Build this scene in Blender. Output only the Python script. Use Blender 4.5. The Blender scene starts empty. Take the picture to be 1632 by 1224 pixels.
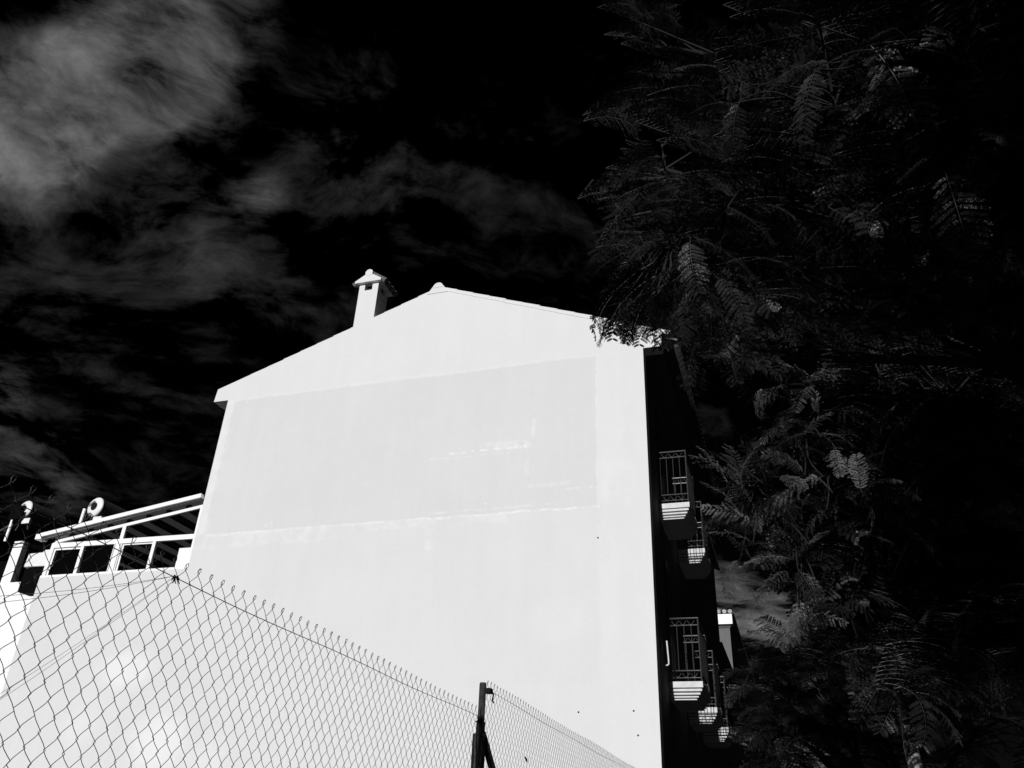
import bpy, bmesh, math, random
from mathutils import Vector, Matrix, Quaternion

# ------------------------------------------------------------------ camera, sky, sun, exposure
scene = bpy.context.scene
col = scene.collection
FPX, PCX, PCY = 1320.0, 816.0, 612.0            # focal length and centre in photo pixels (1632 x 1224)
CAM = Vector((0, 0, 1.6))


def _cd(px, py):
    return Vector((px - PCX, py - PCY, FPX)).normalized()


_Z = _cd(924, -1689)                              # vanishing points measured on the house edges
_Y = _cd(1296, 1392)
_Y = (_Y - _Z * _Y.dot(_Z)).normalized()
_X = _Y.cross(_Z)
RW = Matrix((_X, _Y, _Z))                         # camera (x right, y down, z forward) -> world

cam_data = bpy.data.cameras.new('camera')
cam_data.sensor_width = 36
cam_data.lens = FPX * 36 / 1632
cam_data.clip_start = 0.05
cam_data.clip_end = 2000
cam = bpy.data.objects.new('camera', cam_data)
col.objects.link(cam)
right, down, fwd = RW @ Vector((1, 0, 0)), RW @ Vector((0, 1, 0)), RW @ Vector((0, 0, 1))
cm = Matrix((right, -down, -fwd)).transposed().to_4x4()
cm.translation = CAM
cam.matrix_world = cm
scene.camera = cam

SUN_EL = math.radians(15.0)
SUN_AZ = math.atan(0.057)                         # a little to the left of straight behind the camera
scene.view_settings.view_transform = 'Standard'
scene.view_settings.look = 'None'
scene.view_settings.exposure = 0.0
scene.view_settings.gamma = 1.0
scene.view_settings.use_curve_mapping = False


def ray(px, py):
    return RW @ _cd(px, py)


def atY(px, py, Y):
    r = ray(px, py)
    return CAM + r * (Y / r.y)


def atX(px, py, X):
    r = ray(px, py)
    return CAM + r * (X / r.x)


def atD(px, py, d):
    return CAM + ray(px, py) * d


# ------------------------------------------------------------------ node helpers
class NT:
    def __init__(self, tree):
        self.t = tree
        self.n = tree.nodes
        self.l = tree.links

    def new(self, kind, **kw):
        nd = self.n.new(kind)
        for k, v in kw.items():
            setattr(nd, k, v)
        return nd

    def put(self, sock, v):
        if isinstance(v, bpy.types.NodeSocket):
            self.l.new(v, sock)
        else:
            sock.default_value = v

    def m(self, op, a, b=None, c=None, clamp=False):
        nd = self.new('ShaderNodeMath', operation=op, use_clamp=clamp)
        for i, v in enumerate((a, b, c)):
            if v is not None:
                self.put(nd.inputs[i], v)
        return nd.outputs[0]

    def vm(self, op, a, b=None, out=0):
        nd = self.new('ShaderNodeVectorMath', operation=op)
        self.put(nd.inputs[0], a)
        if b is not None:
            self.put(nd.inputs[1], b)
        return nd.outputs[out]

    def scale(self, a, s):
        nd = self.new('ShaderNodeVectorMath', operation='SCALE')
        self.put(nd.inputs[0], a)
        self.put(nd.inputs['Scale'], s)
        return nd.outputs[0]

    def xyz(self, v):
        nd = self.new('ShaderNodeSeparateXYZ')
        self.put(nd.inputs[0], v)
        return nd.outputs

    def comb(self, x, y, z):
        nd = self.new('ShaderNodeCombineXYZ')
        for i, v in enumerate((x, y, z)):
            self.put(nd.inputs[i], v)
        return nd.outputs[0]

    def noise(self, vec, scale, detail=4, rough=0.55, dist=0.0):
        nd = self.new('ShaderNodeTexNoise')
        if vec is not None:
            self.put(nd.inputs['Vector'], vec)
        nd.inputs['Scale'].default_value = scale
        nd.inputs['Detail'].default_value = detail
        nd.inputs['Roughness'].default_value = rough
        nd.inputs['Distortion'].default_value = dist
        return nd.outputs['Fac']

    def ss(self, v, a, b, lo=0.0, hi=1.0):       # smooth ramp
        nd = self.new('ShaderNodeMapRange', interpolation_type='SMOOTHSTEP')
        self.put(nd.inputs[0], v)
        nd.inputs[1].default_value = a
        nd.inputs[2].default_value = b
        nd.inputs[3].default_value = lo
        nd.inputs[4].default_value = hi
        return nd.outputs[0]


# ------------------------------------------------------------------ world: red-filtered black and white sky
world = bpy.data.worlds.new('World')
scene.world = world
world.use_nodes = True
w = NT(world.node_tree)
w.n.clear()
wout = w.new('ShaderNodeOutputWorld')
bg = w.new('ShaderNodeBackground')
bg.inputs['Strength'].default_value = 0.1
sky = w.new('ShaderNodeTexSky', sky_type='NISHITA')
sky.sun_disc = False
sky.sun_elevation = SUN_EL
sky.sun_rotation = math.pi + SUN_AZ
sky.air_density = 1.0
sky.dust_density = 0.6
sky.ozone_density = 2.0
sep = w.new('ShaderNodeSeparateColor')
w.l.new(sky.outputs[0], sep.inputs[0])
tc = w.new('ShaderNodeTexCoord')
dirv = tc.outputs['Generated']
dx, dy, dz = w.xyz(dirv)
# the red channel of a blue sky, with the contrast of the print
red0 = w.m('POWER', w.m('MULTIPLY', sep.outputs[0], 0.22), 2.6)
red = w.m('MULTIPLY', w.m('DIVIDE', red0, w.m('ADD', red0, 1.0)), 0.07)
# thin torn cloud, laid on a plane high above
den = w.m('ADD', w.m('MAXIMUM', dz, 0.0), 0.16)
cp = w.comb(w.m('DIVIDE', dx, den), w.m('DIVIDE', dy, den), 0.0)
warp = w.new('ShaderNodeTexNoise')
w.l.new(cp, warp.inputs['Vector'])
warp.inputs['Scale'].default_value = 2.2
warp.inputs['Detail'].default_value = 3
wv = w.scale(w.vm('SUBTRACT', warp.outputs['Color'], (0.5, 0.5, 0.5)), 0.34)
cpw = w.vm('ADD', cp, wv)
# the wind has combed the cloud along one bearing
ua = w.vm('DOT_PRODUCT', cpw, (0.84, 0.54, 0.0), out=1)
ub = w.vm('DOT_PRODUCT', cpw, (-0.54, 0.84, 0.0), out=1)
comb_v = w.comb(w.m('MULTIPLY', ua, 0.55), w.m('MULTIPLY', ub, 1.7), 3.7)
n_str = w.noise(comb_v, 3.2, 9, 0.64, 0.0)
n_fine = w.noise(cpw, 9.0, 8, 0.66, 0.0)
tex = w.m('ADD', w.m('MULTIPLY', w.m('ADD', w.m('MULTIPLY', n_str, 0.5), w.m('MULTIPLY', n_fine, 0.5)), 4.1), -1.55)
dirn = w.vm('NORMALIZE', w.vm('ADD', dirv, w.scale(wv, 0.30)))
cov = w.m('ADD', 0.10, w.m('MULTIPLY', w.ss(w.noise(cp, 1.6, 2, 0.5), 0.42, 0.75), 0.11))


def cloud_bank(px, py, rad, amt):
    d = w.vm('DOT_PRODUCT', dirn, tuple(ray(px, py)), out=1)
    return w.ss(d, math.cos(rad), 1.0, 0.0, amt)


for bank in ((240, 88, 0.10, 0.75), (140, 80, 0.06, 0.22), (345, 15, 0.075, 0.42), (60, 165, 0.09, 0.72), (190, 180, 0.065, 0.40), (50, 245, 0.08, 0.45),
             (395, 310, 0.04, 0.34), (590, 215, 0.13, 0.13), (690, 280, 0.09, 0.05), (420, 330, 0.20, 0.22), (130, 410, 0.20, 0.18), (780, 360, 0.18, 0.11),
             (60, 755, 0.06, 0.45), (5, 640, 0.05, 0.36), (300, 630, 0.05, 0.12), (1185, 965, 0.075, 1.0), (1205, 1005, 0.045, 0.5)):
    cov = w.m('ADD', cov, cloud_bank(*bank))
cov = w.m('MINIMUM', cov, 0.85)
dens = w.m('DIVIDE', w.m('SUBTRACT', tex, w.m('SUBTRACT', 0.62, w.m('MULTIPLY', cov, 0.60))), 1.25, clamp=True)
cloud = w.m('MULTIPLY', w.m('MULTIPLY', w.m('POWER', dens, 1.25), w.m('ADD', 0.09, w.m('MULTIPLY', w.m('POWER', cov, 2.0), 1.15))), 3.0)
sky_v = w.m('ADD', red, cloud)
rgb = w.new('ShaderNodeCombineColor')
for i in range(3):
    w.l.new(sky_v, rgb.inputs[i])
w.l.new(rgb.outputs[0], bg.inputs['Color'])
w.l.new(bg.outputs[0], wout.inputs[0])

sun_d = bpy.data.lights.new('sun', 'SUN')
sun_d.energy = 3.82
sun_d.angle = math.radians(0.5)
sun_d.color = (1, 1, 1)
sun = bpy.data.objects.new('sun', sun_d)
col.objects.link(sun)
to_sun = Vector((-math.sin(SUN_AZ) * math.cos(SUN_EL), -math.cos(SUN_AZ) * math.cos(SUN_EL), math.sin(SUN_EL)))
sun.rotation_euler = to_sun.to_track_quat('Z', 'Y').to_euler()
sun.location = to_sun * 60

scene.cycles.max_bounces = 5
scene.cycles.diffuse_bounces = 2
scene.cycles.glossy_bounces = 2
scene.cycles.transmission_bounces = 3
scene.cycles.transparent_max_bounces = 6
rng = random.Random(7)


# ------------------------------------------------------------------ materials (a black and white print: all greys)
def mat(name, v, rough=0.7, var=0.12, scale=6.0, bump=0.0, bscale=60.0, spec=0.3, metal=0.0):
    m = bpy.data.materials.new(name)
    m.use_nodes = True
    t = NT(m.node_tree)
    b = t.n['Principled BSDF']
    b.inputs['Roughness'].default_value = rough
    b.inputs['Specular IOR Level'].default_value = spec
    b.inputs['Metallic'].default_value = metal
    co = t.new('ShaderNodeTexCoord').outputs['Object']
    n = t.noise(co, scale, 5, 0.6)
    val = t.m('MULTIPLY', t.ss(n, 0.25, 0.75, 1 - var, 1 + var), v)
    t.l.new(t.comb(val, val, val), b.inputs['Base Color'])
    if bump:
        bp = t.new('ShaderNodeBump')
        bp.inputs['Strength'].default_value = bump
        bp.inputs['Distance'].default_value = 0.01
        t.l.new(t.noise(co, bscale, 4, 0.6), bp.inputs['Height'])
        t.l.new(bp.outputs[0], b.inputs['Normal'])
    return m


GY = 12.8                                        # the gable's plane


def wall_material():
    m = bpy.data.materials.new('cream_render')
    m.use_nodes = True
    t = NT(m.node_tree)
    b = t.n['Principled BSDF']
    b.inputs['Roughness'].default_value = 0.9
    b.inputs['Specular IOR Level'].default_value = 0.1
    co = t.new('ShaderNodeTexCoord').outputs['Object']
    wob = t.new('ShaderNodeTexNoise')
    t.l.new(co, wob.inputs['Vector'])
    wob.inputs['Scale'].default_value = 2.2
    wob.inputs['Detail'].default_value = 6
    cw = t.vm('ADD', co, t.scale(t.vm('SUBTRACT', wob.outputs['Color'], (0.5, 0.5, 0.5)), 0.10))
    x, y, z = t.xyz(cw)
    big = t.noise(co, 0.55, 5, 0.6)
    mid = t.noise(co, 3.0, 7, 0.65)
    fine = t.noise(co, 22.0, 5, 0.7)
    streak = t.noise(t.vm('MULTIPLY', co, (2.6, 1.0, 0.22)), 1.6, 5, 0.6)

    def box(x0, x1, z0, z1, e=0.02):
        a = t.m('MULTIPLY', t.ss(x, x0 - e, x0 + e), t.ss(x, x1 - e, x1 + e, 1, 0))
        c = t.m('MULTIPLY', t.ss(z, z0 - e, z0 + e), t.ss(z, z1 - e, z1 + e, 1, 0))
        return t.m('MULTIPLY', a, c)

    base = t.m('ADD', 0.672, t.m('MULTIPLY', t.m('SUBTRACT', big, 0.5), 0.05))
    base = t.m('ADD', base, t.m('MULTIPLY', t.m('SUBTRACT', mid, 0.5), 0.035))
    base = t.m('ADD', base, t.m('MULTIPLY', t.m('SUBTRACT', streak, 0.5), 0.045))
    base = t.m('ADD', base, t.m('MULTIPLY', t.m('SUBTRACT', fine, 0.5), 0.05))
    # the two older, slightly duller coats, each with its own edges
    base = t.m('SUBTRACT', base, t.m('MULTIPLY', box(-10.50, -2.73, 6.80, 9.74), 0.045))
    base = t.m('SUBTRACT', base, t.m('MULTIPLY', box(-16.0, -2.73, 3.94, 6.80, 0.05), 0.022))
    base = t.m('SUBTRACT', base, t.m('MULTIPLY', box(-16.0, -2.73, -1.0, 3.94, 0.05), 0.012))
    # brighter filler: joints, scrapes and patches
    torn = t.ss(mid, 0.40, 0.58)
    torn2 = t.ss(t.noise(co, 7.0, 6, 0.7), 0.42, 0.56)
    fil = None
    for (x0, x1, z0, z1, a, e, k) in (
            (-6.0, -2.70, 6.765, 6.80, 0.10, 0.015, torn2), (-5.8, -3.4, 6.86, 6.89, 0.06, 0.012, torn2),
            (-10.45, -6.0, 6.76, 6.80, 0.06, 0.02, torn2), (-10.3, -7.6, 6.50, 6.79, 0.035, 0.03, torn),
            (-7.3, -4.3, 6.62, 6.78, 0.03, 0.03, torn), (-10.5, -2.7, 9.74, 9.80, 0.022, 0.03, torn2),
            (-2.745, -2.72, 6.8, 9.72, 0.05, 0.008, torn2), (-5.80, -5.66, 6.2, 6.78, 0.04, 0.04, torn),
            (-5.5, -4.0, 8.00, 8.05, 0.10, 0.012, torn2), (-4.9, -3.95, 8.04, 8.16, 0.06, 0.04, torn),
            (-5.9, -4.3, 7.92, 7.95, 0.05, 0.012, torn2), (-4.05, -3.90, 7.90, 8.14, 0.08, 0.05, torn),
            (-3.93, -3.86, 8.15, 8.75, 0.055, 0.03, torn), (-4.02, -3.94, 7.3, 7.9, 0.035, 0.03, torn),
            (-3.95, -3.20, 7.20, 7.27, 0.05, 0.03, torn2), (-3.3, -2.75, 7.10, 7.14, 0.055, 0.02, torn2),
            (-10.67, -10.40, 6.5, 9.75, 0.03, 0.05, torn), (-2.70, -2.1, 6.72, 7.6, 0.02, 0.12, torn)):
        v = t.m('MULTIPLY', t.m('MULTIPLY', box(x0, x1, z0, z1, e), k), a)
        fil = v if fil is None else t.m('ADD', fil, v)

    def blob(cx_, cz_, rx, rz, a):
        d = t.m('SQRT', t.m('ADD', t.m('POWER', t.m('DIVIDE', t.m('SUBTRACT', x, cx_), rx), 2.0),
                            t.m('POWER', t.m('DIVIDE', t.m('SUBTRACT', z, cz_), rz), 2.0)))
        d = t.m('ADD', d, t.m('MULTIPLY', t.m('SUBTRACT', mid, 0.5), 0.9))
        return t.ss(d, 0.35, 1.1, a, 0.0)

    for bl in ((-11.45, 4.30, 0.75, 0.42, 0.085), (-10.45, 3.05, 0.75, 0.62, 0.085), (-9.4, 2.7, 0.5, 0.6, 0.04),
               (-12.2, 3.3, 0.5, 0.4, 0.03), (-3.4, 4.9, 0.6, 0.5, 0.02), (-7.2, 5.4, 0.9, 0.6, 0.015)):
        fil = t.m('ADD', fil, blob(*bl))
    # knocked-off plaster flecks along the joints
    vor = t.new('ShaderNodeTexVoronoi')
    t.l.new(co, vor.inputs['Vector'])
    vor.inputs['Scale'].default_value = 3.4
    fleck = t.ss(vor.outputs['Distance'], 0.045, 0.075, 1, 0)
    zone = t.m('ADD', box(-2.86, -2.68, 4.0, 9.7, 0.01), t.m('ADD', box(-10.6, -2.7, 6.75, 7.0, 0.02), box(-10.6, -2.7, 9.66, 9.86, 0.02)), clamp=True)
    fil = t.m('ADD', fil, t.m('MULTIPLY', t.m('MULTIPLY', fleck, zone), 0.12))
    val = t.m('MINIMUM', t.m('ADD', base, fil), 0.86)
    t.l.new(t.comb(val, val, val), b.inputs['Base Color'])
    bp = t.new('ShaderNodeBump')
    bp.inputs['Strength'].default_value = 0.2
    bp.inputs['Distance'].default_value = 0.012
    t.l.new(t.noise(co, 26, 4, 0.75), bp.inputs['Height'])
    t.l.new(bp.outputs[0], b.inputs['Normal'])
    return m


M = {}
M['render'] = wall_material()
M['white'] = mat('white_paint', 0.86, 0.5, 0.03, 3.0, 0.05, 40)
M['frame'] = mat('white_enamel_frame', 0.88, 0.35, 0.02, 8.0)
M['facade'] = mat('shade_dark_render', 0.07, 0.9, 0.2, 2.0, 0.2, 40)  # street fronts turned from the sun: their shade is put into this colour
M['grey_wall'] = mat('terracotta_render', 0.135, 0.9, 0.06, 3.0, 0.15, 40)
M['tile'] = mat('clay_tile', 0.10, 0.8, 0.35, 9.0, 0.2, 60)
M['tile_pale'] = mat('pale_clay_tile', 0.38, 0.85, 0.25, 5.0)
M['dark'] = mat('dark_paint', 0.03, 0.6, 0.2)
M['iron'] = mat('wrought_iron', 0.022, 0.4, 0.3, 30.0, spec=0.5)
M['slab'] = mat('whitewashed_concrete', 0.62, 0.8, 0.10, 14.0, 0.25, 50)
M['tank'] = mat('white_enamel_tank', 0.80, 0.35, 0.06, 9.0)
M['tankside'] = mat('dark_tank_jacket', 0.06, 0.35, 0.2, 5.0, spec=0.5)
M['galv'] = mat('weathered_post_paint', 0.16, 0.33, 0.35, 25.0, 0.12, 90, spec=0.5, metal=0.75)
M['wire'] = mat('green_coated_wire', 0.035, 0.45, 0.35, 60.0, spec=0.4)
M['rust'] = mat('old_dark_steel', 0.012, 0.8, 0.4, 30.0, 0.3, 80, spec=0.08)
M['blind'] = mat('dark_roller_blind', 0.004, 0.9, 0.1, spec=0.02)
M['asphalt'] = mat('asphalt', 0.025, 0.95, 0.25, 3.0, 0.4, 90)
M['pavement'] = mat('paving_concrete', 0.024, 0.95, 0.15, 2.0, 0.3, 60)
M['soil'] = mat('dark_grass', 0.025, 0.95, 0.3, 2.0, 0.5, 30)
M['cord'] = mat('thin_grey_cord', 0.22, 0.6, 0.1, 40.0)


def glass_material():
    m = bpy.data.materials.new('window_glass')
    m.use_nodes = True
    t = NT(m.node_tree)
    t.n.clear()
    out = t.new('ShaderNodeOutputMaterial')
    tr = t.new('ShaderNodeBsdfTransparent')
    tr.inputs[0].default_value = (0.86, 0.86, 0.86, 1)
    gl = t.new('ShaderNodeBsdfGlossy')
    gl.inputs['Roughness'].default_value = 0.03
    fr = t.new('ShaderNodeFresnel')
    fr.inputs[0].default_value = 1.45
    mx = t.new('ShaderNodeMixShader')
    bf = t.new('ShaderNodeNewGeometry').outputs['Backfacing']
    t.l.new(t.m('MULTIPLY', fr.outputs[0], t.m('SUBTRACT', 1.0, bf)), mx.inputs[0])
    t.l.new(tr.outputs[0], mx.inputs[1])
    t.l.new(gl.outputs[0], mx.inputs[2])
    t.l.new(mx.outputs[0], out.inputs[0])
    return m


def translucent(name, v, tv, rough=0.5, var=0.3, scale=12.0, spec=0.35):
    m = mat(name, v, rough, var, scale, spec=spec)
    t = NT(m.node_tree)
    b = t.n['Principled BSDF']
    out = t.n['Material Output']
    ts = t.new('ShaderNodeBsdfTranslucent')
    ts.inputs[0].default_value = (tv, tv, tv, 1)
    ad = t.new('ShaderNodeAddShader')
    t.l.new(b.outputs[0], ad.inputs[0])
    t.l.new(ts.outputs[0], ad.inputs[1])
    t.l.new(ad.outputs[0], out.inputs[0])
    return m


M['glass'] = glass_material()
M['sheet'] = translucent('opal_roof_sheet', 0.12, 0.09, 0.5, 0.15, 2.0)


def leaf_material(name, lo, hi, power, rough, spec):
    """green behind a red filter: nearly black, every leaf a little different, some paler in place of sunlit glints"""
    m = bpy.data.materials.new(name)
    m.use_nodes = True
    t = NT(m.node_tree)
    b = t.n['Principled BSDF']
    b.inputs['Roughness'].default_value = rough
    b.inputs['Specular IOR Level'].default_value = spec
    rnd = t.new('ShaderNodeObjectInfo').outputs['Random']
    co = t.new('ShaderNodeTexCoord').outputs['Object']
    n = t.noise(co, 9.0, 2, 0.5)
    v = t.m('ADD', lo, t.m('MULTIPLY', t.m('POWER', rnd, power), hi))
    v = t.m('MULTIPLY', v, t.ss(n, 0.3, 0.7, 0.5, 1.5))
    t.l.new(t.comb(v, v, v), b.inputs['Base Color'])
    return m


M['leaf'] = leaf_material('dark_leaf', 0.007, 0.030, 3.5, 0.42, 0.20)
M['leaf_lit'] = leaf_material('sunlit_pale_leaf', 0.035, 0.10, 1.5, 0.40, 0.25)  # paler copy of the leaf colour, standing in for sun on the fronds
M['stem'] = mat('green_leaf_stalk', 0.03, 0.5, 0.2, 20.0)
M['bark'] = None


def bark_material():
    m = bpy.data.materials.new('patchy_pale_bark')
    m.use_nodes = True
    t = NT(m.node_tree)
    b = t.n['Principled BSDF']
    b.inputs['Roughness'].default_value = 0.9
    co = t.new('ShaderNodeTexCoord').outputs['Object']
    n = t.noise(t.vm('MULTIPLY', co, (1.0, 1.0, 0.6)), 9.0, 6, 0.6, 0.8)
    v = t.ss(n, 0.46, 0.58, 0.02, 0.26)
    t.l.new(t.comb(v, v, v), b.inputs['Base Color'])
    bp = t.new('ShaderNodeBump')
    bp.inputs['Strength'].default_value = 0.7
    bp.inputs['Distance'].default_value = 0.02
    t.l.new(n, bp.inputs['Height'])
    t.l.new(bp.outputs[0], b.inputs['Normal'])
    return m


M['bark'] = bark_material()
M['twig'] = mat('dark_twig_bark', 0.012, 0.9, 0.3, 20.0)


# ------------------------------------------------------------------ mesh helpers
class MB:
    """collects geometry in world coordinates"""
    def __init__(self):
        self.v, self.f = [], []

    def add(self, vs, fs):
        o = len(self.v)
        self.v += [tuple(p) for p in vs]
        self.f += [tuple(i + o for i in f) for f in fs]
        return self

    def box(self, a, b):
        (x0, y0, z0), (x1, y1, z1) = a, b
        vs = [(x0, y0, z0), (x1, y0, z0), (x1, y1, z0), (x0, y1, z0), (x0, y0, z1), (x1, y0, z1), (x1, y1, z1), (x0, y1, z1)]
        return self.add(vs, [(0, 3, 2, 1), (4, 5, 6, 7), (0, 1, 5, 4), (1, 2, 6, 5), (2, 3, 7, 6), (3, 0, 4, 7)])

    def prism(self, poly, y0, y1):
        """poly: (x, z) outline, anticlockwise seen from -Y; pushed from y0 to y1"""
        n = len(poly)
        vs = [(x, y0, z) for x, z in poly] + [(x, y1, z) for x, z in poly]
        fs = [tuple(range(n)), tuple(range(2 * n - 1, n - 1, -1))]
        fs += [(i, n + i, n + (i + 1) % n, (i + 1) % n) for i in range(n)]
        return self.add(vs, fs)

    def tube(self, pts, rad, sides=8, caps=True):
        pts = [Vector(p) for p in pts]
        rs = rad if isinstance(rad, (list, tuple)) else [rad] * len(pts)
        t0 = (pts[1] - pts[0]).normalized()
        u = t0.orthogonal().normalized()
        vs, fs = [], []
        for i, p in enumerate(pts):
            a = pts[max(i - 1, 0)]
            b = pts[min(i + 1, len(pts) - 1)]
            t = (b - a).normalized()
            u = (u - t * u.dot(t))
            u = u.normalized() if u.length > 1e-6 else t.orthogonal().normalized()
            wv_ = t.cross(u)
            for k in range(sides):
                an = 2 * math.pi * k / sides
                vs.append(p + (u * math.cos(an) + wv_ * math.sin(an)) * rs[i])
        for i in range(len(pts) - 1):
            for k in range(sides):
                a, b = i * sides + k, i * sides + (k + 1) % sides
                fs.append((a, b, b + sides, a + sides))
        if caps:
            fs.append(tuple(range(sides - 1, -1, -1)))
            fs.append(tuple(range((len(pts) - 1) * sides, len(pts) * sides)))
        return self.add(vs, fs)

    def mesh(self, name, material, smooth=False):
        me = bpy.data.meshes.new(name)
        me.from_pydata(self.v, [], self.f)
        me.materials.append(material)
        if smooth:
            me.polygons.foreach_set('use_smooth', [True] * len(me.polygons))
        me.update()
        return me

    def build(self, name, material, parent=None, smooth=False, bevel=0.0):
        return link(name, self.mesh(name, material, smooth), parent, bevel=bevel)


def link(name, me, parent=None, mw=None, bevel=0.0):
    o = bpy.data.objects.new(name, me)
    col.objects.link(o)
    if mw is not None:
        o.matrix_world = mw
    if parent is not None:
        o.parent = parent
        o.matrix_parent_inverse = PINV[parent.name]
    if bevel:
        bv = o.modifiers.new('bevel', 'BEVEL')
        bv.width = bevel
        bv.segments = 2
        bv.limit_method = 'ANGLE'
    PINV[o.name] = Matrix()
    if parent is not None or mw is not None:
        full = (PWORLD[parent.name] @ o.matrix_parent_inverse if parent is not None else Matrix()) @ (mw if mw is not None else Matrix())
    else:
        full = Matrix()
    PWORLD[o.name] = full
    PINV[o.name] = full.inverted()
    return o


PINV, PWORLD = {}, {}


def tag(o, label=None, cat=None, group=None, kind=None):
    if label:
        o['label'] = label
    if cat:
        o['category'] = cat
    if group:
        o['group'] = group
    if kind:
        o['kind'] = kind
    return o


def thing(name, loc, label, cat, group=None):
    o = bpy.data.objects.new(name, None)
    o.empty_display_size = 0.2
    o.location = loc
    col.objects.link(o)
    PWORLD[o.name] = Matrix.Translation(Vector(loc))
    PINV[o.name] = PWORLD[o.name].inverted()
    return tag(o, label, cat, group)


def boxpart(name, a, b, m, parent, bevel=0.0):
    return MB().box(a, b).build(name, m, parent, bevel=bevel)


def bar(name, p, q, wd, dp, m, parent, bevel=0.003):
    """rectangular bar between two points of a plane Y = const: wd across in the plane, dp along +Y"""
    p, q = Vector(p), Vector(q)
    t = (q - p).normalized()
    n = Vector((-t.z, 0, t.x)) * (wd / 2)
    d = Vector((0, dp, 0))
    vs = [p - n, q - n, q + n, p + n, p - n + d, q - n + d, q + n + d, p + n + d]
    return MB().add(vs, [(0, 1, 2, 3), (7, 6, 5, 4), (0, 4, 5, 1), (1, 5, 6, 2), (2, 6, 7, 3), (3, 7, 4, 0)]).build(name, m, parent, bevel=bevel)


# ------------------------------------------------------------------ ground
g = MB().add([(-400, -400, 0), (400, -400, 0), (400, 600, 0), (-400, 600, 0)], [(0, 1, 2, 3)]).build('ground', M['soil'])
tag(g, kind='structure')
rd = MB().add([(0.9, -60, 0.004), (7.5, -60, 0.004), (7.5, 200, 0.004), (0.9, 200, 0.004)], [(0, 1, 2, 3)]).build('road', M['asphalt'])
tag(rd, kind='structure')
pv = MB().box((-1.3, -60, 0.0), (0.9, 200, 0.13)).build('pavement', M['pavement'])
tag(pv, kind='structure')

# ------------------------------------------------------------------ the white house
XL, XR = -10.675, -1.856                         # gable's left and right edges
EZ = 9.79                                        # underside of the eaves
RIDGE = (-6.07, 11.86)
house = thing('white_house', ((XL + XR) / 2, 16, 0), 'tall white house with a blank gable wall, chimney and iron balconies', 'house')
# outline of the gable, with the short boxed eaves at both ends
lt, rt = (-11.0, 10.095), (-1.50, 10.05)          # tops of the boxed eaves
wall = MB().prism([(XL, -0.2), (XR, -0.2), (XR, EZ - 0.02), (-1.53, EZ - 0.02), rt, RIDGE, lt, (-11.03, EZ), (XL, EZ)], GY, GY + 0.28)
wall.build('gable_wall', M['render'], house)
MB().prism([(-14.22, -0.2), (XL, -0.2), (XL, 6.14), (-14.22, 6.14)], GY, GY + 0.25).build('extension_wall', M['render'], house)
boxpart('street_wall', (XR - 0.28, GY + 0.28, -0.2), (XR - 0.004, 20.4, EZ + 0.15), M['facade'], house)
boxpart('garden_wall', (XL + 0.004, GY + 0.28, -0.2), (XL + 0.28, 20.4, EZ + 0.15), M['render'], house)
boxpart('eaves_box', (-11.02, GY + 0.282, EZ + 0.003), (XL - 0.002, 20.4, 10.0), M['render'], house)
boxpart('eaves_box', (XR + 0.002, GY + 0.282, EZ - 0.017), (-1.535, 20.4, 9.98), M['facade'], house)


def tile_roof(name, x0, z0, x1, z1, y0, y1, parent, period=0.22, amp=0.035):
    """corrugated barrel-tile sheet between the eave (x0, z0) and the ridge (x1, z1), from y0 to y1"""
    n = int((y1 - y0) / period * 6)
    b = MB()
    sl = Vector((x1 - x0, 0, z1 - z0)).normalized()
    up = Vector((-sl.z, 0, sl.x))
    if up.z < 0:
        up = -up
    vs = []
    for i in range(n + 1):
        y = y0 + (y1 - y0) * i / n
        h = amp * abs(math.sin(math.pi * (y - y0) / period)) * 1.6
        for (x, z) in ((x0, z0), (x1, z1)):
            p = Vector((x, y, z))
            vs += [p - up * 0.03, p + up * h]
    fs = []
    for i in range(n):
        a, c = i * 4, (i + 1) * 4
        fs += [(a + 1, c + 1, c + 3, a + 3), (a, a + 2, c + 2, c), (a, c, c + 1, a + 1), (a + 2, a + 3, c + 3, c + 2)]
    fs += [(0, 1, 3, 2), (n * 4, n * 4 + 2, n * 4 + 3, n * 4 + 1)]
    return b.add(vs, fs).build(name, M['tile'], parent)


tile_roof('roof', -11.08, 10.05, -6.07, 11.87, GY + 0.10, 20.4, house)
tile_roof('roof', -1.23, 9.93, -6.07, 11.87, GY + 0.10, 20.4, house)
gt = MB()
gt.tube([(-1.27, GY + 0.2, 9.86), (-1.27, 20.3, 9.86)], 0.055, 8)
gt.build('gutter', M['dark'], house, smooth=True)


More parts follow.
